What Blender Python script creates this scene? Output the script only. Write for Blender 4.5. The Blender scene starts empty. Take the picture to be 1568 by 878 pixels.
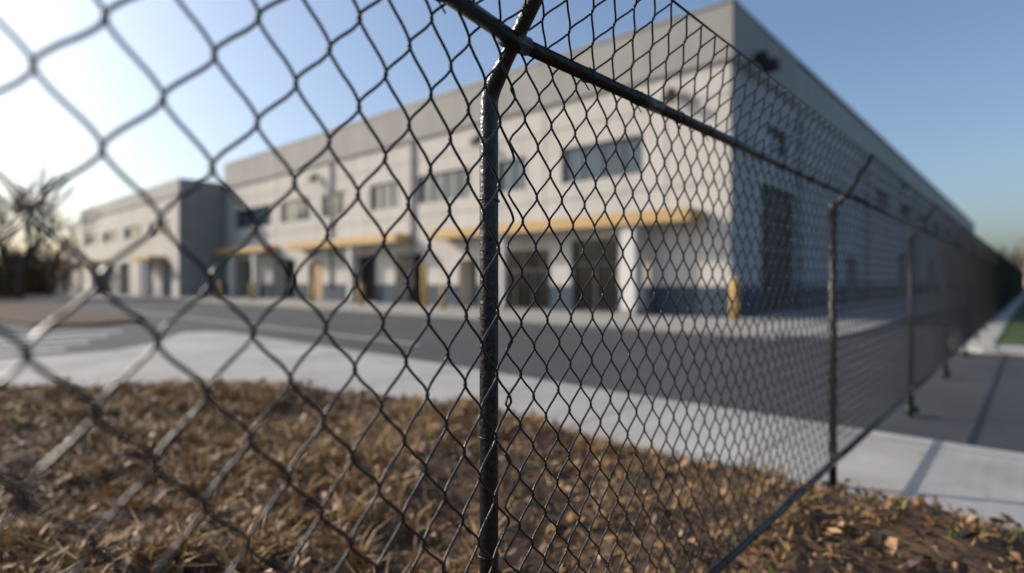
import bpy, bmesh, math, random
import numpy as np
from mathutils import Vector, Matrix
random.seed(7); rng=np.random.default_rng(7)
S=bpy.context.scene
# ------------------------------------------------------------ materials
def mat(name, col, rough=0.8, var=0.0, scale=3.0, col2=None, bump=0.0, bscale=20.0, metal=0.0, island=False, ramp=None, spec=0.5, detail=6, stain=0.0):
    m=bpy.data.materials.new(name); m.use_nodes=True
    nt=m.node_tree; N=nt.nodes; L=nt.links
    b=N['Principled BSDF']; b.inputs['Roughness'].default_value=rough; b.inputs['Metallic'].default_value=metal
    b.inputs['Specular IOR Level'].default_value=spec
    tc=N.new('ShaderNodeTexCoord')
    if island:
        g=N.new('ShaderNodeNewGeometry'); cr=N.new('ShaderNodeValToRGB')
        els=cr.color_ramp.elements
        for i,(p,c) in enumerate(ramp):
            e=els[i] if i<2 else els.new(p)
            e.position=p; e.color=(*c,1)
        L.new(g.outputs['Random Per Island'],cr.inputs[0]); L.new(cr.outputs[0],b.inputs['Base Color'])
    else:
        c2=col2 if col2 else tuple(max(0,c*(1-var)) for c in col)
        n=N.new('ShaderNodeTexNoise'); n.inputs['Scale'].default_value=scale; n.inputs['Detail'].default_value=detail; n.inputs['Roughness'].default_value=0.65
        L.new(tc.outputs['Object'],n.inputs['Vector'])
        cr=N.new('ShaderNodeValToRGB'); cr.color_ramp.elements[0].position=0.35; cr.color_ramp.elements[1].position=0.65
        cr.color_ramp.elements[0].color=(*c2,1); cr.color_ramp.elements[1].color=(*col,1)
        L.new(n.outputs['Fac'],cr.inputs[0])
        out=cr.outputs[0]
        if stain>0:
            mp=N.new('ShaderNodeMapping'); mp.inputs['Scale'].default_value=(1.2,1.2,0.12)
            L.new(tc.outputs['Object'],mp.inputs[0])
            n2=N.new('ShaderNodeTexNoise'); n2.inputs['Scale'].default_value=0.9; n2.inputs['Detail'].default_value=8
            L.new(mp.outputs[0],n2.inputs['Vector'])
            r2=N.new('ShaderNodeMapRange'); r2.inputs[1].default_value=0.35; r2.inputs[2].default_value=0.7
            r2.inputs[3].default_value=1.0-stain; r2.inputs[4].default_value=1.0
            L.new(n2.outputs['Fac'],r2.inputs[0])
            mx=N.new('ShaderNodeMix'); mx.data_type='RGBA'; mx.blend_type='MULTIPLY'; mx.inputs[0].default_value=1
            L.new(out,mx.inputs[6]); L.new(r2.outputs[0],mx.inputs[7]); out=mx.outputs[2]
        L.new(out,b.inputs['Base Color'])
    if bump>0:
        n3=N.new('ShaderNodeTexNoise'); n3.inputs['Scale'].default_value=bscale; n3.inputs['Detail'].default_value=5
        L.new(tc.outputs['Object'],n3.inputs['Vector'])
        bp=N.new('ShaderNodeBump'); bp.inputs['Strength'].default_value=bump; bp.inputs['Distance'].default_value=0.02
        L.new(n3.outputs['Fac'],bp.inputs['Height']); L.new(bp.outputs[0],b.inputs['Normal'])
    return m
M={}
M['vinyl']=mat('black_vinyl',(0.012,0.012,0.014),0.30,0.3,40,bump=0.15,bscale=90)
M['rail']=mat('black_pipe',(0.011,0.011,0.013),0.28,0.4,25,bump=0.3,bscale=60,spec=.45)
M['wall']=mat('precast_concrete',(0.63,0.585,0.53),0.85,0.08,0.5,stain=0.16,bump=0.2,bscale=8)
M['wall_shade']=mat('precast_concrete_shaded',(0.42,0.43,0.44),0.85,0.12,0.5,stain=0.2,bump=0.2,bscale=8)  # same precast as front wall; side face's blue-grey shade put into the colour
M['parapet']=mat('parapet_grey',(0.35,0.335,0.315),0.8,0.12,0.6,stain=0.15)
M['parapet2']=mat('parapet_light',(0.41,0.40,0.375),0.8,0.12,0.6,stain=0.15)
M['joint']=mat('joint_sealant',(0.16,0.155,0.15),0.9)
M['blue']=mat('navy_base_paint',(0.022,0.05,0.085),0.6,0.3,1.5,stain=0.2)
M['yellow']=mat('yellow_paint',(0.60,0.39,0.15),0.5,0.12,1.5,stain=0.15)
M['bolly']=mat('bollard_yellow',(0.60,0.38,0.12),0.55,0.15,3,stain=0.2)
M['white']=mat('white_paint',(0.7,0.68,0.65),0.6,0.08,2,stain=0.12)
M['glass']=mat('window_glass',(0.05,0.08,0.10),0.08,0.5,0.4,spec=0.8)
M['dglass']=mat('door_glass',(0.012,0.012,0.013),0.15,0.5,0.4,spec=0.35)
M['frame']=mat('window_frame',(0.12,0.13,0.14),0.5)
M['coping']=mat('coping_metal',(0.26,0.26,0.26),0.5)
M['dark']=mat('dark_interior',(0.02,0.019,0.018),0.8,0.3,1)
M['rust']=mat('dark_brown_door',(0.05,0.034,0.028),0.6,0.5,1.3,stain=0.4)
M['tan']=mat('tan_door',(0.45,0.31,0.15),0.6,0.2,2)
M['corr']=mat('grey_cladding',(0.33,0.32,0.31),0.6,0.12,1,stain=0.15)
M['roof']=mat('roof_membrane',(0.3,0.3,0.3),0.9)
M['asph']=mat('asphalt',(0.060,0.061,0.066),0.75,0.4,0.3,bump=0.5,bscale=60,stain=0.0)
M['conc']=mat('sidewalk_concrete',(0.41,0.395,0.375),0.85,0.3,0.7,bump=0.3,bscale=30)
M['conc2']=mat('apron_concrete',(0.34,0.325,0.305),0.85,0.25,0.5,bump=0.3,bscale=30)
M['paint']=mat('road_marking_paint',(0.6,0.6,0.58),0.7,0.3,3)
M['soil']=mat('soil',(0.10,0.058,0.032),0.95,0.6,5,bump=0.8,bscale=18)
M['field']=mat('field_ground',(0.12,0.10,0.06),0.95,0.4,0.05)
M['lawn']=mat('lawn',(0.06,0.10,0.028),0.95,0.4,0.8,bump=0.8,bscale=25)
M['leaf']=mat('dry_leaf',None,0.6,island=True,ramp=[(0,(0.03,0.017,0.010)),(0.4,(0.11,0.055,0.026)),(0.68,(0.23,0.118,0.05)),(0.9,(0.35,0.195,0.09)),(1,(0.46,0.29,0.15))])
M['straw']=mat('dry_grass_blade',None,0.6,island=True,ramp=[(0,(0.17,0.088,0.036)),(0.35,(0.36,0.20,0.08)),(0.7,(0.54,0.34,0.15)),(0.92,(0.30,0.22,0.07)),(1,(0.14,0.16,0.04))])
M['gblade']=mat('green_grass_blade',None,0.7,island=True,ramp=[(0,(0.04,0.08,0.02)),(0.6,(0.07,0.12,0.03)),(1,(0.16,0.16,0.05))])
M['bark']=mat('bark',(0.09,0.068,0.052),0.95,0.4,6)
M['twig']=mat('twig',None,0.9,island=True,ramp=[(0,(0.055,0.038,0.028)),(0.6,(0.105,0.07,0.05)),(1,(0.16,0.11,0.075))])
M['bushleaf']=mat('bush_leaf',None,0.9,spec=0.1,island=True,ramp=[(0,(0.028,0.022,0.015)),(0.6,(0.065,0.05,0.032)),(1,(0.11,0.085,0.055))])
# ------------------------------------------------------------ helpers
def empty(name):
    e=bpy.data.objects.new(name,None); S.collection.objects.link(e); return e
def link(name,me,m=None,parent=None,smooth=False):
    o=bpy.data.objects.new(name,me); S.collection.objects.link(o)
    if m: me.materials.append(M[m])
    if parent: o.parent=parent
    if smooth:
        me.polygons.foreach_set('use_smooth',[True]*len(me.polygons))
    return o
def meshpy(name,v,f):
    me=bpy.data.meshes.new(name); me.from_pydata([tuple(p) for p in v],[],[tuple(int(i) for i in q) for q in f]); me.update(); return me
class Boxes:
    def __init__(s): s.v=[];s.f=[]
    def add(s,a,b):
        x0,y0,z0=a;x1,y1,z1=b;n=len(s.v)
        s.v+=[(x0,y0,z0),(x1,y0,z0),(x1,y1,z0),(x0,y1,z0),(x0,y0,z1),(x1,y0,z1),(x1,y1,z1),(x0,y1,z1)]
        s.f+=[(n,n+3,n+2,n+1),(n+4,n+5,n+6,n+7),(n,n+1,n+5,n+4),(n+1,n+2,n+6,n+5),(n+2,n+3,n+7,n+6),(n+3,n,n+4,n+7)]
    def make(s,name,m,parent=None,bevel=0):
        o=link(name,meshpy(name,s.v,s.f),m,parent)
        if bevel:
            md=o.modifiers.new('b','BEVEL'); md.width=bevel; md.segments=2
        return o
def box(name,a,b,m,parent=None,bevel=0):
    B=Boxes();B.add(a,b);return B.make(name,m,parent,bevel)
def tube_arrays(P,r,n=6,v=None,f=None,cap=True):
    P=np.array(P,float); k=len(P); rr=np.full(k,r) if np.isscalar(r) else np.array(r,float)
    T=np.gradient(P,axis=0); T/= (np.linalg.norm(T,axis=1)[:,None]+1e-12)
    ref=np.array([0,1,0.0]) if abs(T[:,1]).max()<0.9 else np.array([0.31,0.05,0.95])
    if abs(T@ref).max()>0.98: ref=np.array([1,0.2,0.1]); ref/=np.linalg.norm(ref)
    A=np.cross(T,ref); A/=np.linalg.norm(A,axis=1)[:,None]; B=np.cross(T,A)
    base=len(v)
    ang=np.arange(n)*2*math.pi/n
    ring=P[:,None,:]+rr[:,None,None]*(np.cos(ang)[None,:,None]*A[:,None,:]+np.sin(ang)[None,:,None]*B[:,None,:])
    v.extend(map(tuple,ring.reshape(-1,3)))
    for i in range(k-1):
        for j in range(n):
            j2=(j+1)%n
            f.append((base+i*n+j,base+i*n+j2,base+(i+1)*n+j2,base+(i+1)*n+j))
    if cap:
        f.append(tuple(base+j for j in range(n))[::-1]); f.append(tuple(base+(k-1)*n+j for j in range(n)))
def tubes(name,lst,m,parent=None):
    v=[];f=[]
    for P,r,n in lst: tube_arrays(P,r,n,v,f)
    return link(name,meshpy(name,v,f),m,parent,True)
def prism(name,pts,z0,z1,m,parent=None,bevel=0):
    bm=bmesh.new(); vs=[bm.verts.new((x,y,z1)) for x,y in pts]; fc=bm.faces.new(vs); bm.normal_update()
    if fc.normal.z<0: fc.normal_flip()
    if z0 is not None:
        r=bmesh.ops.extrude_face_region(bm,geom=[fc]); nv=[e for e in r['geom'] if isinstance(e,bmesh.types.BMVert)]
        for q in nv: q.co.z=z0
        bmesh.ops.recalc_face_normals(bm,faces=bm.faces)
    bmesh.ops.triangulate(bm,faces=[q for q in bm.faces if len(q.verts)>4])
    me=bpy.data.meshes.new(name); bm.to_mesh(me); bm.free()
    return link(name,me,m,parent)
# ------------------------------------------------------------ fence
BAY=3.71; WR=0.0033
def wire_mesh(name,z0,nh,W,NW,HP,jit=0.0018,WR=WR):
    v=[];f=[]; K=9
    for i in range(NW):
        P=[]; ph=i%2; sag=random.uniform(-.0015,.0015)
        for h in range(nh):
            right=((h+ph)%2==0)
            for k in range(K):
                t=k/K
                s=0.78*t+0.22*(0.5-0.5*math.cos(math.pi*t))
                s=s-0.028*math.sin(2*math.pi*t)
                ov=0.045
                xx=(-ov+(1+2*ov)*s) if right else (1+ov-(1+2*ov)*s)
                d=(math.sin(math.pi*t))**0.5*WR*1.25
                d=d if right else -d
                zz=z0+(h+t)*HP
                P.append((i*W+xx*W+random.uniform(-jit,jit)*0.3+0.004*math.sin(zz*3+i*.21), d, zz+0.003*math.sin(i*.37)+sag))
        P.append((i*W+(1.045 if right else -0.045)*W,0,z0+nh*HP))
        tube_arrays(P,WR,6,v,f)
    me=meshpy(name,v,f); me.materials.append(M['vinyl'])
    me.polygons.foreach_set('use_smooth',[True]*len(me.polygons)); return me
main_me=wire_mesh('mesh_wire',0.225,28,BAY/64,64,0.0708)
top_me=wire_mesh('mesh_top_wire',0.0,4,BAY/64,64,0.0762)
left_me=wire_mesh('mesh_wire_near',0.225,24,BAY/52,52,0.0826,WR=0.0035)
def bay_hardware():
    v=[];f=[]
    tube_arrays([(0,-0.1,2.19),(BAY/2,-0.1,2.187),(BAY,-0.1,2.19)],0.0205,16,v,f)
    tube_arrays([(0,-0.05,0.235),(BAY/2,-0.05,0.23),(BAY,-0.05,0.235)],0.0205,14,v,f)
    tube_arrays([(0,-0.26,2.46),(BAY/2,-0.26,2.455),(BAY,-0.26,2.46)],0.004,6,v,f)
    for k in range(1,12):
        for (yy,zz,r) in ((-0.1,2.189,0.0235),(-0.05,0.233,0.0225)):
            x=k*BAY/12+random.uniform(-.04,.04); 
            C=[(x+0.006*math.sin(a*2),yy+r*math.cos(a),zz+r*math.sin(a)) for a in np.linspace(0,2*math.pi,13)]
            C.append((x+.012,yy+.0,zz-.045))
            tube_arrays(C,0.0022,5,v,f)
    tube_arrays([(0.62,-0.1,2.19),(0.80,-0.1,2.19)],0.0235,16,v,f)
    me=meshpy('rails',v,f); me.materials.append(M['rail'])
    me.polygons.foreach_set('use_smooth',[True]*len(me.polygons)); return me
hw_me=bay_hardware()
def post_mesh(bent):
    v=[];f=[]
    if bent:
        path=[(0,0,-0.3),(0,0,0.8),(0,0,1.6),(0,0,2.03)]
        for a in np.linspace(0.15,1,6):
            th=a*math.radians(40); R=0.10
            path.append((0,-(R-R*math.cos(th)),2.035+R*math.sin(th)))
        y,z=path[-1][1],path[-1][2]; d=(math.sin(math.radians(38)),math.cos(math.radians(38)))
        for l in (0.06,0.15,0.25,0.36): path.append((0,y-l*d[0],z+l*d[1]))
        P=np.array(path); T=np.gradient(P,axis=0); T/=np.linalg.norm(T,axis=1)[:,None]
        rad=[0.0265]*4+[0.0258]*6+[0.0215]*4
        n=20
        for i,p in enumerate(P):
            A=np.array([1,0,0.0]); B=np.cross(T[i],A)
            for j in range(n):
                a=2*math.pi*j/n; v.append(tuple(p+rad[i]*(math.cos(a)*A+math.sin(a)*B)))
        for i in range(len(P)-1):
            for j in range(n):
                j2=(j+1)%n; f.append((i*n+j,i*n+j2,(i+1)*n+j2,(i+1)*n+j))
        f.append(tuple((len(P)-1)*n+j for j in range(n)))
    else:
        tube_arrays([(0,0,-.3),(0,0,1),(0,0,2.06)],0.0285,18,v,f)
        tube_arrays([(0,0,2.02),(0,0,2.10),(0,0,2.125),(0,0,2.14)],[0.034,0.034,0.028,0.012],18,v,f)
        tube_arrays([(0,0.0,2.085),(0,-0.09,2.19),(0,-0.265,2.465)],[0.021,0.020,0.017],12,v,f)
    def ring(z,r=0.0305,h=0.02,y0=0):
        tube_arrays([(0,y0,z-h/2),(0,y0,z+h/2)],r,18,v,f)
    for z in (0.235,): ring(z)
    tube_arrays([(-0.045,-0.1,2.19),(0.045,-0.1,2.19)],0.0255,16,v,f)
    tube_arrays([(0.0,-0.1,2.16),(0.0,-0.128,2.225)],0.012,8,v,f)
    tube_arrays([(-0.02,0.0,0.235),(-0.02,-0.07,0.235)],0.014,8,v,f)
    for z in np.arange(0.45,2.0,0.33):
        C=[(0.0295*math.cos(a),0.0295*math.sin(a),z+0.006*math.sin(a*.5)) for a in np.linspace(0,2*math.pi,16)]
        tube_arrays(C,0.0022,5,v,f)
    tube_arrays([(0,0,-0.05),(0,0,0.02)],[0.10,0.07],16,v,f)
    me=meshpy('post',v,f); me.materials.append(M['rail'])
    me.polygons.foreach_set('use_smooth',[True]*len(me.polygons)); return me
corner_me=post_mesh(True); post_me=post_mesh(False)
fence=empty('chain_link_fence')
FX=-1.133; P1=1.16
def put(name,me,Mx):
    o=bpy.data.objects.new(name,me); S.collection.objects.link(o); o.parent=fence; o.matrix_local=Mx; return o
def add_bay(Mx,me=None):
    put('rails',hw_me,Mx)
    sh=Matrix.Rotation(math.radians(1.1),4,'X')
    put('chain_link_mesh',me or main_me,Mx@Matrix.Translation((0,-0.045,0))@sh)
    a=math.atan2(0.16,0.27)
    put('chain_link_topping',top_me,Mx@Matrix.Translation((0,-0.105,2.19))@Matrix.Rotation(a,4,'X')@Matrix.Scale(1.0,4,(0,0,1)))
NB=28
for i in range(NB):
    Mx=Matrix.Translation((FX,P1+i*BAY,0))@Matrix.Rotation(math.radians(90),4,'Z')
    add_bay(Mx)
    put('corner_post' if i==0 else 'post',corner_me if i==0 else post_me,Mx)
put('post',post_me,Matrix.Translation((FX,P1+NB*BAY,0))@Matrix.Rotation(math.radians(90),4,'Z'))
TURN=math.radians(10.9)
d=Vector((math.sin(TURN),-math.cos(TURN),0))
o0=Vector((FX,P1,0))+d*BAY
ML=Matrix.Translation(o0)@Matrix.Rotation(math.radians(90)+TURN,4,'Z')
add_bay(ML,left_me); put('post',post_me,ML)
# ------------------------------------------------------------ ground
def plane(name,x0,y0,x1,y1,z,m,parent=None):
    return link(name,meshpy(name,[(x0,y0,z),(x1,y0,z),(x1,y1,z),(x0,y1,z)],[(0,1,2,3)]),m,parent)
plane('ground',-1500,-1500,1500,1500,-0.16,'field')
plane('asphalt_road',-150,-60,40,330,-0.12,'asph')
bx=[-16,-14,-12,-10.7,-9.6,-8.5,-7.4,-6.4,-5.4,60]; by=[-16,-8,-1.2,1.2,2.6,3.6,4.3,4.72,4.85,4.85]
inner=list(zip(bx,by))
outer=[(60,6.85),(-4,6.95),(-10,7.2),(-18,7.2),(-18.8,6.9),(-18.9,6.3),(-17.8,5.6),(-16.2,4.7),(-15.2,3.6),(-15.0,2.4),(-15.6,0.6),(-17.5,-5),(-20,-16)]
prism('sidewalk',inner+outer,-0.2,0.0,'conc')
B=Boxes()
for x in np.arange(-16.5,14,1.83):
    y0=float(np.interp(x,bx,by)) if x>-5.4 else (5.0 if x>-8 else None)
    if y0 is None: y0=6.0 if x>-16 else 6.2
    B.add((x,y0+0.02,-0.01),(x+0.016,6.84,0.004))
B.add((-17,6.66,-0.01),(40,6.675,0.004))
B.make('sidewalk_joint','joint')
prism('concrete_apron',[(-58,17.6),(-5.6,17.6),(-4.2,18.2),(-4.0,20),(-4.0,150),(-9.3,150),(-9.3,24.3),(-118,24.3),(-118,16),(-100,14.5),(-62,14.5)],-0.2,-0.0,'conc2')
prism('kerb',[(-0.9,17.2),(60,17.2),(60,18.5),(-0.75,18.5),(-0.75,140),(-1.75,140),(-1.75,19),(-1.5,17.6)],-0.2,-0.01,'conc')
prism('lawn',[(-0.75,18.5),(60,18.5),(60,150),(-0.75,150)],-0.2,0.0,'lawn')
prism('grass_island',[(-50,1.5),(-27,4.0),(-25.5,5.5),(-27,7.5),(-50,7.5),(-62,4)],-0.2,0.0,'soil')
B=Boxes()
for k,(x,y) in enumerate([(-17.6,2.0),(-19.2,2.8),(-20.8,3.6),(-22.4,4.4)]):
    B.add((x-0.1,y-2.8,-0.13),(x+0.28,y+1.2,-0.116))
B.add((-40,9.6,-0.13),(-12,9.72,-0.116))
B.make('parking_marking','paint')
def hfun(x,y):
    return 0.045*np.sin(1.7*x+0.6*y)+0.035*np.sin(3.1*y-1.3*x+1)+0.028*np.sin(6.3*x+4.1*y)+0.018*np.sin(11*x-9*y+2)+0.010*np.sin(23*x+17*y)
def bedz(x,y):
    ins=np.interp(x,bx,by)-y
    k=np.clip(ins/0.5,0,1); k=k*k*(3-2*k)
    return np.where(ins<0.0,-0.15,-0.03+0.10*k+hfun(x,y)*k)
gx=np.arange(-15.9,14,0.11); gy=np.arange(-12,4.96,0.11)
X,Y=np.meshgrid(gx,gy); Z=bedz(X,Y); nx=len(gx); ny=len(gy)
v=np.stack([X,Y,Z],-1).reshape(-1,3)
idx=np.arange(nx*ny).reshape(ny,nx)
f=np.stack([idx[:-1,:-1],idx[:-1,1:],idx[1:,1:],idx[1:,:-1]],-1).reshape(-1,4)
link('mulch_bed',meshpy('mulch_bed',v.tolist(),f.tolist()),'soil',None,True)
def quadsoup(name,V,F,m,parent=None):
    return link(name,meshpy(name,V.reshape(-1,3).tolist(),F.tolist()),m,parent)
def leaves(name,n,xr,yr,smin,smax,m,zf,mask=None,lift=0.05,tilt=0.9):
    x=rng.uniform(*xr,n); y=rng.uniform(*yr,n)
    if mask is not None:
        k=mask(x,y); x=x[k]; y=y[k]; n=len(x)
    z=zf(x,y)+rng.uniform(0,lift,n)
    s=rng.uniform(smin,smax,n)*rng.uniform(0.6,1.2,n)
    a=rng.uniform(0,2*np.pi,n); ti=rng.normal(0,tilt,n); 
    u=np.stack([np.cos(a),np.sin(a),np.sin(ti)*0.8],-1); u/=np.linalg.norm(u,axis=1)[:,None]
    w=np.stack([-np.sin(a),np.cos(a),rng.normal(0,tilt*.6,n)],-1); w/=np.linalg.norm(w,axis=1)[:,None]
    nn=np.cross(u,w); nn/=np.linalg.norm(nn,axis=1)[:,None]
    c=np.stack([x,y,z+s*0.2],-1); S_=s[:,None]; fold=rng.uniform(-.1,.35,n)[:,None]
    wd=rng.uniform(0.16,0.42,n)[:,None]
    V=np.stack([c-u*S_*.5, c-w*S_*wd+nn*S_*fold, c+u*S_*.5+nn*S_*fold*.5, c+w*S_*wd+nn*S_*fold],1)
    b=np.arange(n)[:,None]*4
    F=np.concatenate([b+[0,1,2],b+[0,2,3]],0)
    return quadsoup(name,V,F,m)
inbed=lambda x,y:(np.interp(x,bx,by)-y>0.06)
clus=lambda x,y: inbed(x,y)&((np.sin(2.3*x+1.1*y)+np.sin(3.7*y-1.9*x)+np.sin(7*x+5*y)*.6+rng.uniform(-1.6,1.6,len(x)))>-0.3)
clus2=lambda x,y: inbed(x,y)&((np.sin(1.9*x-1.4*y+1)+np.sin(4.1*y+2.9*x)+rng.uniform(-1.6,1.6,len(x)))>-1.3)
leaves('dry_leaf_litter',42000,(-11.5,7),(-3.5,4.85),0.03,0.08,'leaf',bedz,clus2)
leaves('dry_leaf_litter',15000,(-10,7),(-2.5,4.8),0.05,0.10,'leaf',bedz,clus,lift=0.09,tilt=1.2)
leaves('fallen_leaves',160,(-12,6),(4.9,6.8),0.02,0.05,'leaf',lambda x,y:0*x+0.0,None,0.005,0.25)
def blades(name,nt,per,xr,yr,hmin,hmax,m,zf,mask=None,wd=0.006,spread=0.07,lean=0.6):
    x=rng.uniform(*xr,nt); y=rng.uniform(*yr,nt)
    if mask is not None: k=mask(x,y); x=x[k]; y=y[k]; nt=len(x)
    hh=rng.uniform(hmin,hmax,nt)
    x=np.repeat(x,per); y=np.repeat(y,per); hh=np.repeat(hh,per)*rng.uniform(.4,1.1,nt*per); n=nt*per
    a=rng.uniform(0,2*np.pi,n); r=rng.uniform(0,spread,n); bxx=x+r*np.cos(a); byy=y+r*np.sin(a); z=zf(bxx,byy)
    l=rng.uniform(0,lean,n)*hh; a2=a+rng.normal(0,.8,n)
    p=np.stack([bxx,byy,z-0.01],-1); q=rng.uniform(0,2*np.pi,n); sd=np.stack([np.cos(q),np.sin(q),0*q],-1)*wd*rng.uniform(.6,1.5,n)[:,None]
    mid=p+np.stack([np.cos(a2)*l*.35,np.sin(a2)*l*.35,hh*.6],-1); tip=p+np.stack([np.cos(a2)*l*1.1,np.sin(a2)*l*1.1,hh*0.95],-1)
    V=np.stack([p-sd,p+sd,mid+sd*.7,mid-sd*.7,tip],1); b=np.arange(n)[:,None]*5
    me=meshpy(name,V.reshape(-1,3).tolist(),(b+[0,1,2,3]).tolist()+(b+[3,2,4]).tolist())
    return link(name,me,m)
patch=lambda x,y: inbed(x,y-0)&(x<-1.4)&((np.sin(1.3*x+.8)+np.sin(1.9*y+.5*x)+rng.uniform(-1,1,len(x))+(-x*0.18-0.3))>0.1)
blades('dry_grass',4600,20,(-11.5,5),(-3.5,4.8),0.07,0.20,'straw',bedz,patch,wd=.008,lean=1.8)
blades('dry_grass',4200,11,(-11.5,6),(-3.5,4.8),0.04,0.09,'straw',bedz,inbed,spread=.14,lean=2.6,wd=.008)
blades('green_grass',500,12,(-11.5,6),(-3.5,4.8),0.04,0.10,'gblade',bedz,inbed)
blades('lawn_grass',4500,10,(-0.7,14),(18.6,45),0.04,0.10,'gblade',lambda x,y:0*x,None,wd=.012,spread=.15)
# ------------------------------------------------------------ warehouse
wh=empty('warehouse_building')
def facade(name,org,ud,L,H,ops,m,nin,rev=0.25,z0=0.0):
    us=sorted({0,L}|{q for o in ops for q in o[:2]}); zs=sorted({z0,H}|{q for o in ops for q in o[2:4]})
    v=[];f=[]
    def P(u,z,dp=0): return (org[0]+ud[0]*u+nin[0]*dp, org[1]+ud[1]*u+nin[1]*dp, z)
    def q(a,b,c,d): n=len(v); v.extend([a,b,c,d]); f.append((n,n+1,n+2,n+3))
    for i in range(len(us)-1):
        for j in range(len(zs)-1):
            uc=(us[i]+us[i+1])/2; zc=(zs[j]+zs[j+1])/2
            if any(o[0]<uc<o[1] and o[2]<zc<o[3] for o in ops): continue
            q(P(us[i],zs[j]),P(us[i+1],zs[j]),P(us[i+1],zs[j+1]),P(us[i],zs[j+1]))
    for o in ops:
        a,b,c,d_=o[:4]; rv=1.3 if (len(o)>4 and o[4]=='dark') else rev
        q(P(a,c),P(a,c,rv),P(a,d_,rv),P(a,d_)); q(P(b,c),P(b,d_),P(b,d_,rv),P(b,c,rv))
        q(P(a,d_),P(a,d_,rv),P(b,d_,rv),P(b,d_)); q(P(a,c),P(b,c),P(b,c,rv),P(a,c,rv))
    me=meshpy(name,v,f); bm=bmesh.new(); bm.from_mesh(me); bmesh.ops.remove_doubles(bm,verts=bm.verts,dist=1e-4); bmesh.ops.recalc_face_normals(bm,faces=bm.faces); bm.to_mesh(me); bm.free()
    return link(name,me,m,wh)
def fill(org,ud,nin,o,m,rev=0.25,mull=1.3,hm=None,fr=0.06):
    a,b,c,d_=o
    if m=='dark': rev=1.3
    def bx3(u0,u1,z0,z1,d0,d1,BB):
        p=[(org[0]+ud[0]*u+nin[0]*dd, org[1]+ud[1]*u+nin[1]*dd) for u in (u0,u1) for dd in (d0,d1)]
        xs=[q[0] for q in p]; ys=[q[1] for q in p]; BB.add((min(xs),min(ys),z0),(max(xs),max(ys),z1))
    G=Boxes(); bx3(a,b,c,d_,rev,rev+0.03,G); G.make('window' if m=='glass' else 'door',m,wh)
    F=Boxes(); n=max(1,round((b-a)/mull))
    for k in range(n+1):
        u=a+(b-a)*k/n; u0=min(max(u-fr/2,a),b-fr); bx3(u0,u0+fr,c,d_,rev-0.08,rev-0.004,F)
    zz=[c,d_-fr]+([c+(d_-c)*hm] if hm else [])
    for z in zz:
        for k in range(n):
            ua=a+(b-a)*k/n+fr*.6; ub=a+(b-a)*(k+1)/n-fr*.6
            bx3(ua,ub,z,z+fr,rev-0.075,rev-0.006,F)
    F.make('window_frame','frame',wh)
FY=24.0; FXB=-9.4; H=13.1; HB=10.75
org=(FXB,FY); ud=(-1,0); nin=(0,1)
wins=[(4.1,8.8),(11.2,13.4),(15.6,20.5),(22.5,25.9),(29.0,32.5),(34.3,39.3),(41.2,48.7)]
doors=[(5.4,8.2,0,3.6,'dglass'),(9.6,13.4,0,3.2,'dglass'),(15.0,16.6,0,2.8,'dark'),(20.0,23.0,0,3.4,'dark'),(25.2,29.0,0,3.4,'dark'),(32.4,34.6,0,3.1,'tan'),(36.8,40.8,0,3.4,'dark'),(43.2,48.6,0,3.4,'dark')]
ops=[(a,b,6.55,8.35) for a,b in wins]+doors
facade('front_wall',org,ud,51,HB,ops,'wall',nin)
for a,b in wins: fill(org,ud,nin,(a,b,6.55,8.35),'glass')
for o in doors: fill(org,ud,nin,o[:4],o[4],mull=1.2 if o[4]=='dglass' else 9,hm=.65 if o[4]=='dglass' else None)
sorg=(FXB,FY); sud=(0,1); snin=(-1,0)
swins=[(4.4,7.4)]+[(29+12*k,35+12*k) for k in range(9)]
sd=[(3.6,8.6,0,6.1,'rust'),(20,23,0,3.2,'dark'),(40,44,0,4.2,'dark'),(60,64,0,4.2,'dark'),(84,88,0,4.2,'dark')]
sops=[(a,b,7.7,9.0) for a,b in swins]+sd
facade('side_wall',sorg,sud,130,HB,sops,'wall_shade',snin)
for a,b in swins: fill(sorg,sud,snin,(a,b,7.7,9.0),'glass')
for o in sd: fill(sorg,sud,snin,o[:4],o[4],mull=1.7,hm=.5)
box('parapet_corner',(-60.4,FY-0.16,HB),(FXB+0.16,FY+0.3,H),'parapet',wh,0.02)
box('parapet_side_corner',(FXB-0.3,FY+0.302,HB),(FXB+0.158,FY+8.6,H-0.003),'parapet',wh)
box('parapet_side',(FXB-0.3,FY+8.602,HB),(FXB+0.06,154,H-0.05),'parapet2',wh)
B=Boxes(); B.add((-60.3,FY-0.22,H),(FXB+0.22,FY+0.36,H+0.09)); B.add((FXB-0.36,FY+0.362,H),(FXB+0.2,154,H+0.085)); B.make('roof_coping','coping',wh)
link('roof',meshpy('roof',[(-60.4,FY+.2,12.2),(FXB-.2,FY+.2,12.2),(FXB-.2,154,12.2),(-60.4,154,12.2)],[(0,1,2,3)]),'roof',wh)
box('back_wall',(-60.4,153.5,0),(FXB-.3,154,12.9),'wall_shade',wh)
box('interior_core',(-60.2,FY+1.6,0),(FXB-1.6,153.4,12.1),'dark',wh)
B=Boxes()
for u in (2.9,9.9,14.6,21.5,28.0,33.4,40.3,50):
    B.add((FXB-u-0.025,FY-0.006,4.65),(FXB-u+0.025,FY+.05,HB-0.01))
B.add((-60.3,FY-0.007,9.35),(FXB,FY+.05,9.40)); B.add((-60.3,FY-0.007,5.7),(FXB,FY+.05,5.75))
for u in list(np.arange(10.4,128,7.6)):
    B.add((FXB-.05,FY+u-0.025,1.4),(FXB+0.006,FY+u+0.025,HB-.01))
B.add((FXB-.05,FY,9.35),(FXB+.007,FY+129,9.39)); B.add((FXB-.05,FY,6.9),(FXB+.007,FY+129,6.93))
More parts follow.
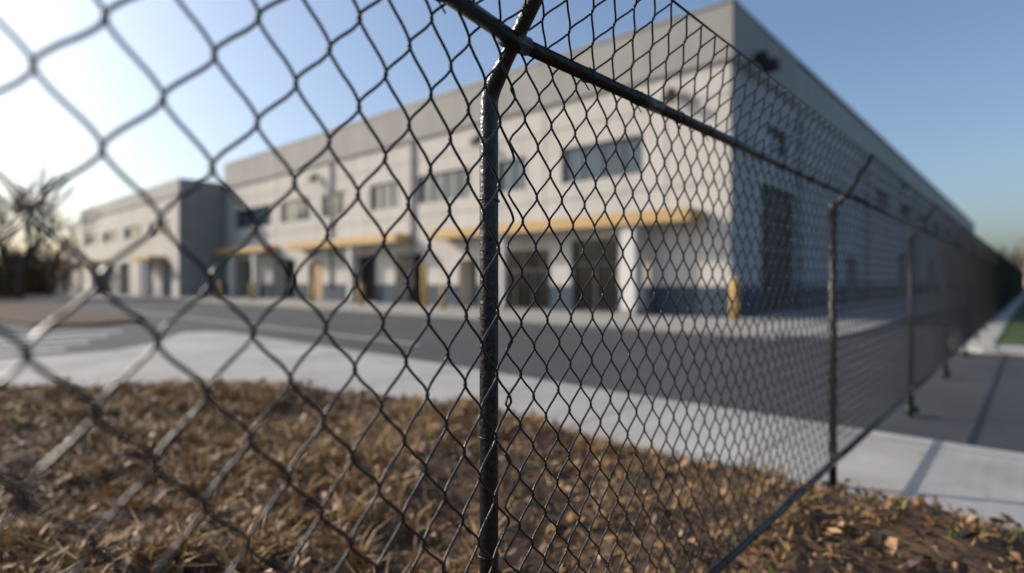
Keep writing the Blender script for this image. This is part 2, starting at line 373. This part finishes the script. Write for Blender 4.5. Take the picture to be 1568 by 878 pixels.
B.make('panel_joint','joint',wh)
B=Boxes()
def span(a,b,holes):
    cur=a; out=[]
    for h0,h1 in sorted(holes):
        if h0>cur: out.append((cur,h0))
        cur=h1
    if cur<b: out.append((cur,b))
    return out
for a,b in span(0,51,[(o[0],o[1]) for o in doors]): B.add((FXB-b,FY-0.03,0),(FXB-a+(0.03 if a==0 else 0),FY+.02,1.3))
for a,b in span(0.021,130,[(o[0],o[1]) for o in sd]): B.add((FXB-.02,FY+a,0),(FXB+0.029,FY+b,1.299))
B.make('navy_base','blue',wh)
tl=[]
for u in (31.0,21.0,): tl.append(([(FXB-u,FY-0.12,1),(FXB-u,FY-0.12,5),(FXB-u,FY-0.12,10.7)],0.10,10))
for u in (9.2,26,50,75): tl.append(([(FXB+0.12,FY+u,0.2),(FXB+.12,FY+u,5),(FXB+0.12,FY+u,10.6)],0.08,10))
tubes('downpipe',tl,'corr',wh)
def walllight(x,y,z,dx,dy,s=1):
    B=Boxes(); B.add((x-.16*s,y-.16*s,z),(x+.16*s,y+.16*s,z+.3*s)); 
    B.add((x-.22*s+dx*.25*s,y-.22*s+dy*.25*s,z-.3*s),(x+.22*s+dx*.25*s,y+.22*s+dy*.25*s,z-.01))
    B.add((min(x,x-dx*.45*s)-.03,min(y,y-dy*.45*s)-.03,z+.1*s),(max(x,x-dx*.45*s)+.03,max(y,y-dy*.45*s)+.03,z+.18*s)) ; B.make('wall_light','dark',wh)
walllight(FXB+.6,FY+1.9,11.0,1,0,1.4)
for u in (40,80): walllight(FXB+.32,FY+u,10.3,1,0)
for u in (2.5,14.6,33.0): walllight(FXB-u,FY-.32,9.7,0,-1)
def canopy(x0,x1,yb,dep,z0=4.05,z1=4.6,cols=()):
    F=Boxes(); yf=yb-dep
    F.add((x0,yf,z0),(x1,yf+.12,z1)); F.add((x0,yf+.12,z0),(x0+.12,yb-.01,z1-.002)); F.add((x1-.12,yf+.12,z0),(x1,yb-.01,z1-.002))
    F.make('canopy_fascia','yellow',wh,0.01)
    box('canopy_slab',(x0+.12,yf+.12,z0+.1),(x1-.12,yb-.01,z1-.06),'parapet',wh)
    for cx,w in cols:
        box('canopy_column',(cx-w/2,yf+.2,0),(cx+w/2,yf+.2+w,z0+.1),'white',wh,0.03)
        box('column_base',(cx-w/2-.06,yf+.14,0),(cx+w/2+.06,yf+.26+w,.25),'conc2',wh,0.02)
canopy(-27.1,-10.6,FY,1.35,cols=((-13.6,.75),(-21.4,.3)))
canopy(-45.0,-30.5,FY,1.35,cols=((-36.2,.45),))
canopy(-60.1,-49.0,FY,1.35,z0=4.1,z1=4.6,cols=((-51.6,.5),(-56.5,.5)))
WX=-60.4; WY=19.8; WH=11.3
worg=(WX,WY)
ww=[(3,9),(12,18),(21,27),(30,36)]
wd=[(2.2,5.2,0,3.4,'dark'),(8,12,0,3.6,'dark'),(16,20,0,3.6,'dark'),(24,30,0,3.6,'dark')]
facade('wing_wall',worg,(-1,0),38,WH-1.5,[(a,b,6.3,7.6) for a,b in ww]+wd,'wall',(0,1))
for a,b in ww: fill(worg,(-1,0),(0,1),(a,b,6.3,7.6),'glass')
for o in wd: fill(worg,(-1,0),(0,1),o[:4],'dark',mull=9)
box('wing_parapet',(WX-38,WY-.12,WH-1.5),(WX+.1,WY+.3,WH),'parapet2',wh)
B=Boxes(); B.add((WX-.3,WY+.0,0),(WX,FY+1,WH-1.5)); B.add((WX-.3,WY+.302,WH-1.5),(WX+.06,FY+.5,WH))
for k in range(11): B.add((WX,WY+.2+k*.37,0.1),(WX+.05,WY+.38+k*.37,WH-1.52))
B.make('wing_cladding','corr',wh)
box('wing_core',(WX-37.9,WY+1.5,0),(WX-.4,90,WH-.6),'wall_shade',wh)
canopy(-95,-84,WY,1.6,3.6,4.0,cols=((-86,.4),(-93,.4)))
canopy(-70,-64,WY,1.6,3.6,4.0,cols=((-66,.4),))
B=Boxes()
for u in np.arange(9,50,7.5): B.add((FXB-u-1.2,FY+12,12.2),(FXB-u+1.2,FY+15,13.6))
B.make('rooftop_unit','corr',wh)
def bollard(x,y,h,r):
    v=[];f=[]
    P=[(x,y,-.1),(x,y,h*.5),(x,y,h-r*.8),(x,y,h-r*.3),(x,y,h)]; tube_arrays(P,[r,r,r,r*.75,r*.15],16,v,f)
    return link('bollard',meshpy('bollard',v,f),'bolly',None,True)
for x,y,h,r in [(-8.7,22.6,1.75,.17),(-24.0,21.0,1.3,.15),(-26.3,21.6,2.6,.17),(-31.9,21.0,1.4,.17),(-38,21,1.4,.17),(-46.5,20.5,1.5,.17),(-53,20.5,1.5,.17)]:
    bollard(x,y,h,r)
def far_building(x0,y0,x1,y1,h,m='wall'):
    e=empty('distant_warehouse'); 
    def bb(n,a,b,mm):
        o=box(n,a,b,mm,e)
    bb('walls',(x0,y0,0),(x1,y1,h),m); bb('roof_band',(x0-.2,y0-.2,h),(x1+.2,y1+.2,h+.8),'parapet')
    B=Boxes()
    for k in range(int((x1-x0)//6)): B.add((x0+1.5+k*6,y0-.05,h*.5),(x0+5+k*6,y0+.1,h*.75))
    for k in range(int((y1-y0)//6)): B.add((x1-.1,y0+1.5+k*6,h*.5),(x1+.05,y0+5+k*6,h*.75))
    B.make('windows','glass',e)
far_building(-2,180,40,210,11); far_building(-165,30,-130,60,7)
# ------------------------------------------------------------ trees
def tree(name,x,y,h,seed,lv=6):
    R=random.Random(seed); v=[];f=[]; v2=[];f2=[]
    def grow(p,d,l,r,k):
        P=[p];q=p;dd=d.copy()
        n=3
        for i in range(n):
            dd=(dd+Vector((R.uniform(-1,1),R.uniform(-1,1),R.uniform(-.3,.6)))*0.16).normalized(); q=q+dd*(l/n); P.append(q)
        rs=[r,r*.85,r*.72,r*.6]
        if k>2: tube_arrays([tuple(a) for a in P],rs,6,v,f,False)
        else: tube_arrays([tuple(a) for a in P],[max(a,.016) for a in rs],3,v2,f2,False)
        if k==0: return
        nk=3
        for c in range(nk+ (1 if R.random()<.3 else 0)):
            s=P[-1] if c<2 else P[R.choice([1,2])]
            ax=Vector((R.uniform(-1,1),R.uniform(-1,1),R.uniform(-.4,.4))).normalized()
            ang=R.uniform(.25,.75)
            nd=(dd+ax*math.tan(ang)).normalized(); nd.z=nd.z*.9+.12
            grow(s,nd.normalized(),l*R.uniform(.6,.82),r*R.uniform(.5,.66),k-1)
    grow(Vector((0,0,-.2)),Vector((0,0,1)),h*.30,h*.026,lv)
    e=empty(name); e.location=(x,y,0)
    link('trunk_and_limbs',meshpy('trunk',v,f),'bark',e,True); link('twigs',meshpy('twigs',v2,f2),'twig',e)
tree('bare_tree',-70,9.3,13.0,1,6); tree('bare_tree',-64,6.4,11.5,2,5); tree('bare_tree',-80,13.2,10.5,3,5)
tree('bare_tree',-88,16,8,6,5); tree('bare_tree',-75,9.0,13.5,8,6)
def clump_row(name,items,m,size):
    V=[]
    for (cx,cy,cz,rx,ry,rz,k) in items:
        k=int(k); p=rng.normal(0,1,(k,3)); p/=np.linalg.norm(p,axis=1)[:,None]; p*=rng.uniform(.3,1,k)[:,None]**.5*rng.uniform(.75,1.15,k)[:,None]
        c=np.array([cx,cy,cz])+p*[rx,ry,rz]; c[:,2]=np.maximum(c[:,2],0.05)
        a=rng.normal(0,1,(k,3)); a/=np.linalg.norm(a,axis=1)[:,None]; b=np.cross(a,rng.normal(0,1,(k,3))); b/=np.linalg.norm(b,axis=1)[:,None]
        s=rng.uniform(.5,1.3,k)[:,None]*size
        V.append(np.stack([c-a*s,c-b*s*.5,c+a*s,c+b*s*.5],1))
    V=np.concatenate(V,0); F=np.arange(len(V)*4).reshape(-1,4)
    return quadsoup(name,V,F,m)
it=[]
for k in range(30):
    t=k/29; it.append((-50-48*t+random.uniform(-1,1),-3+20*t+random.uniform(-.8,.8),1.4,2.2,1.4,random.uniform(2.2,4.0),680))
clump_row('hedge',it,'bushleaf',.18)
it=[]
for k in range(60):
    x=-14+k*3.6; it.append((x,258+random.uniform(-8,8),5,5,5,random.uniform(5,11),420))
for k in range(60):
    x=-150-random.uniform(0,25); it.append((x,-70+k*4,4,5,5,random.uniform(3,7),300))
clump_row('distant_tree_line',it,'bushleaf',.6)
for i,(x,y,h) in enumerate([(2,145,13),(9,152,14),(16,140,12),(24,155,15),(-3,168,14)]): tree('bare_tree',x,y,h,20+i,5)
# ------------------------------------------------------------ light
AZ=-115; EL=28
w=bpy.data.worlds.new('World'); S.world=w; w.use_nodes=True
nt=w.node_tree; bg=nt.nodes['Background']; sky=nt.nodes.new('ShaderNodeTexSky'); sky.sky_type='NISHITA'; sky.sun_disc=False
sky.sun_elevation=math.radians(EL); sky.sun_rotation=math.radians(AZ%360); sky.air_density=1.0; sky.dust_density=3.0; sky.ozone_density=1.3
mx=nt.nodes.new('ShaderNodeMix'); mx.data_type='RGBA'; mx.blend_type='MULTIPLY'; mx.inputs[0].default_value=1; mx.inputs[7].default_value=(0.98,1.06,1.15,1)
nt.links.new(sky.outputs[0],mx.inputs[6]); nt.links.new(mx.outputs[2],bg.inputs[0]); bg.inputs[1].default_value=0.15
sd_=Vector((math.sin(math.radians(AZ))*math.cos(math.radians(EL)),math.cos(math.radians(AZ))*math.cos(math.radians(EL)),math.sin(math.radians(EL))))
l=bpy.data.lights.new('sun','SUN'); l.energy=4.2; l.angle=math.radians(.5); l.color=(1,.90,.78)
lo=bpy.data.objects.new('sun',l); S.collection.objects.link(lo); lo.rotation_euler=sd_.to_track_quat('Z','Y').to_euler()
# ------------------------------------------------------------ camera
c=bpy.data.cameras.new('camera'); co=bpy.data.objects.new('camera',c); S.collection.objects.link(co); S.camera=co
co.location=(0,0,1.55); co.rotation_euler=(math.radians(90),0,math.radians(42.05))
c.sensor_width=36; c.lens=36*888/1568; c.shift_y=-0.0057; c.clip_start=0.02; c.clip_end=5000
c.dof.use_dof=True; c.dof.focus_distance=1.64; c.dof.aperture_fstop=0.0204/0.0245; c.dof.aperture_blades=0
S.view_settings.view_transform='Standard'; S.view_settings.look='None'; S.view_settings.exposure=0
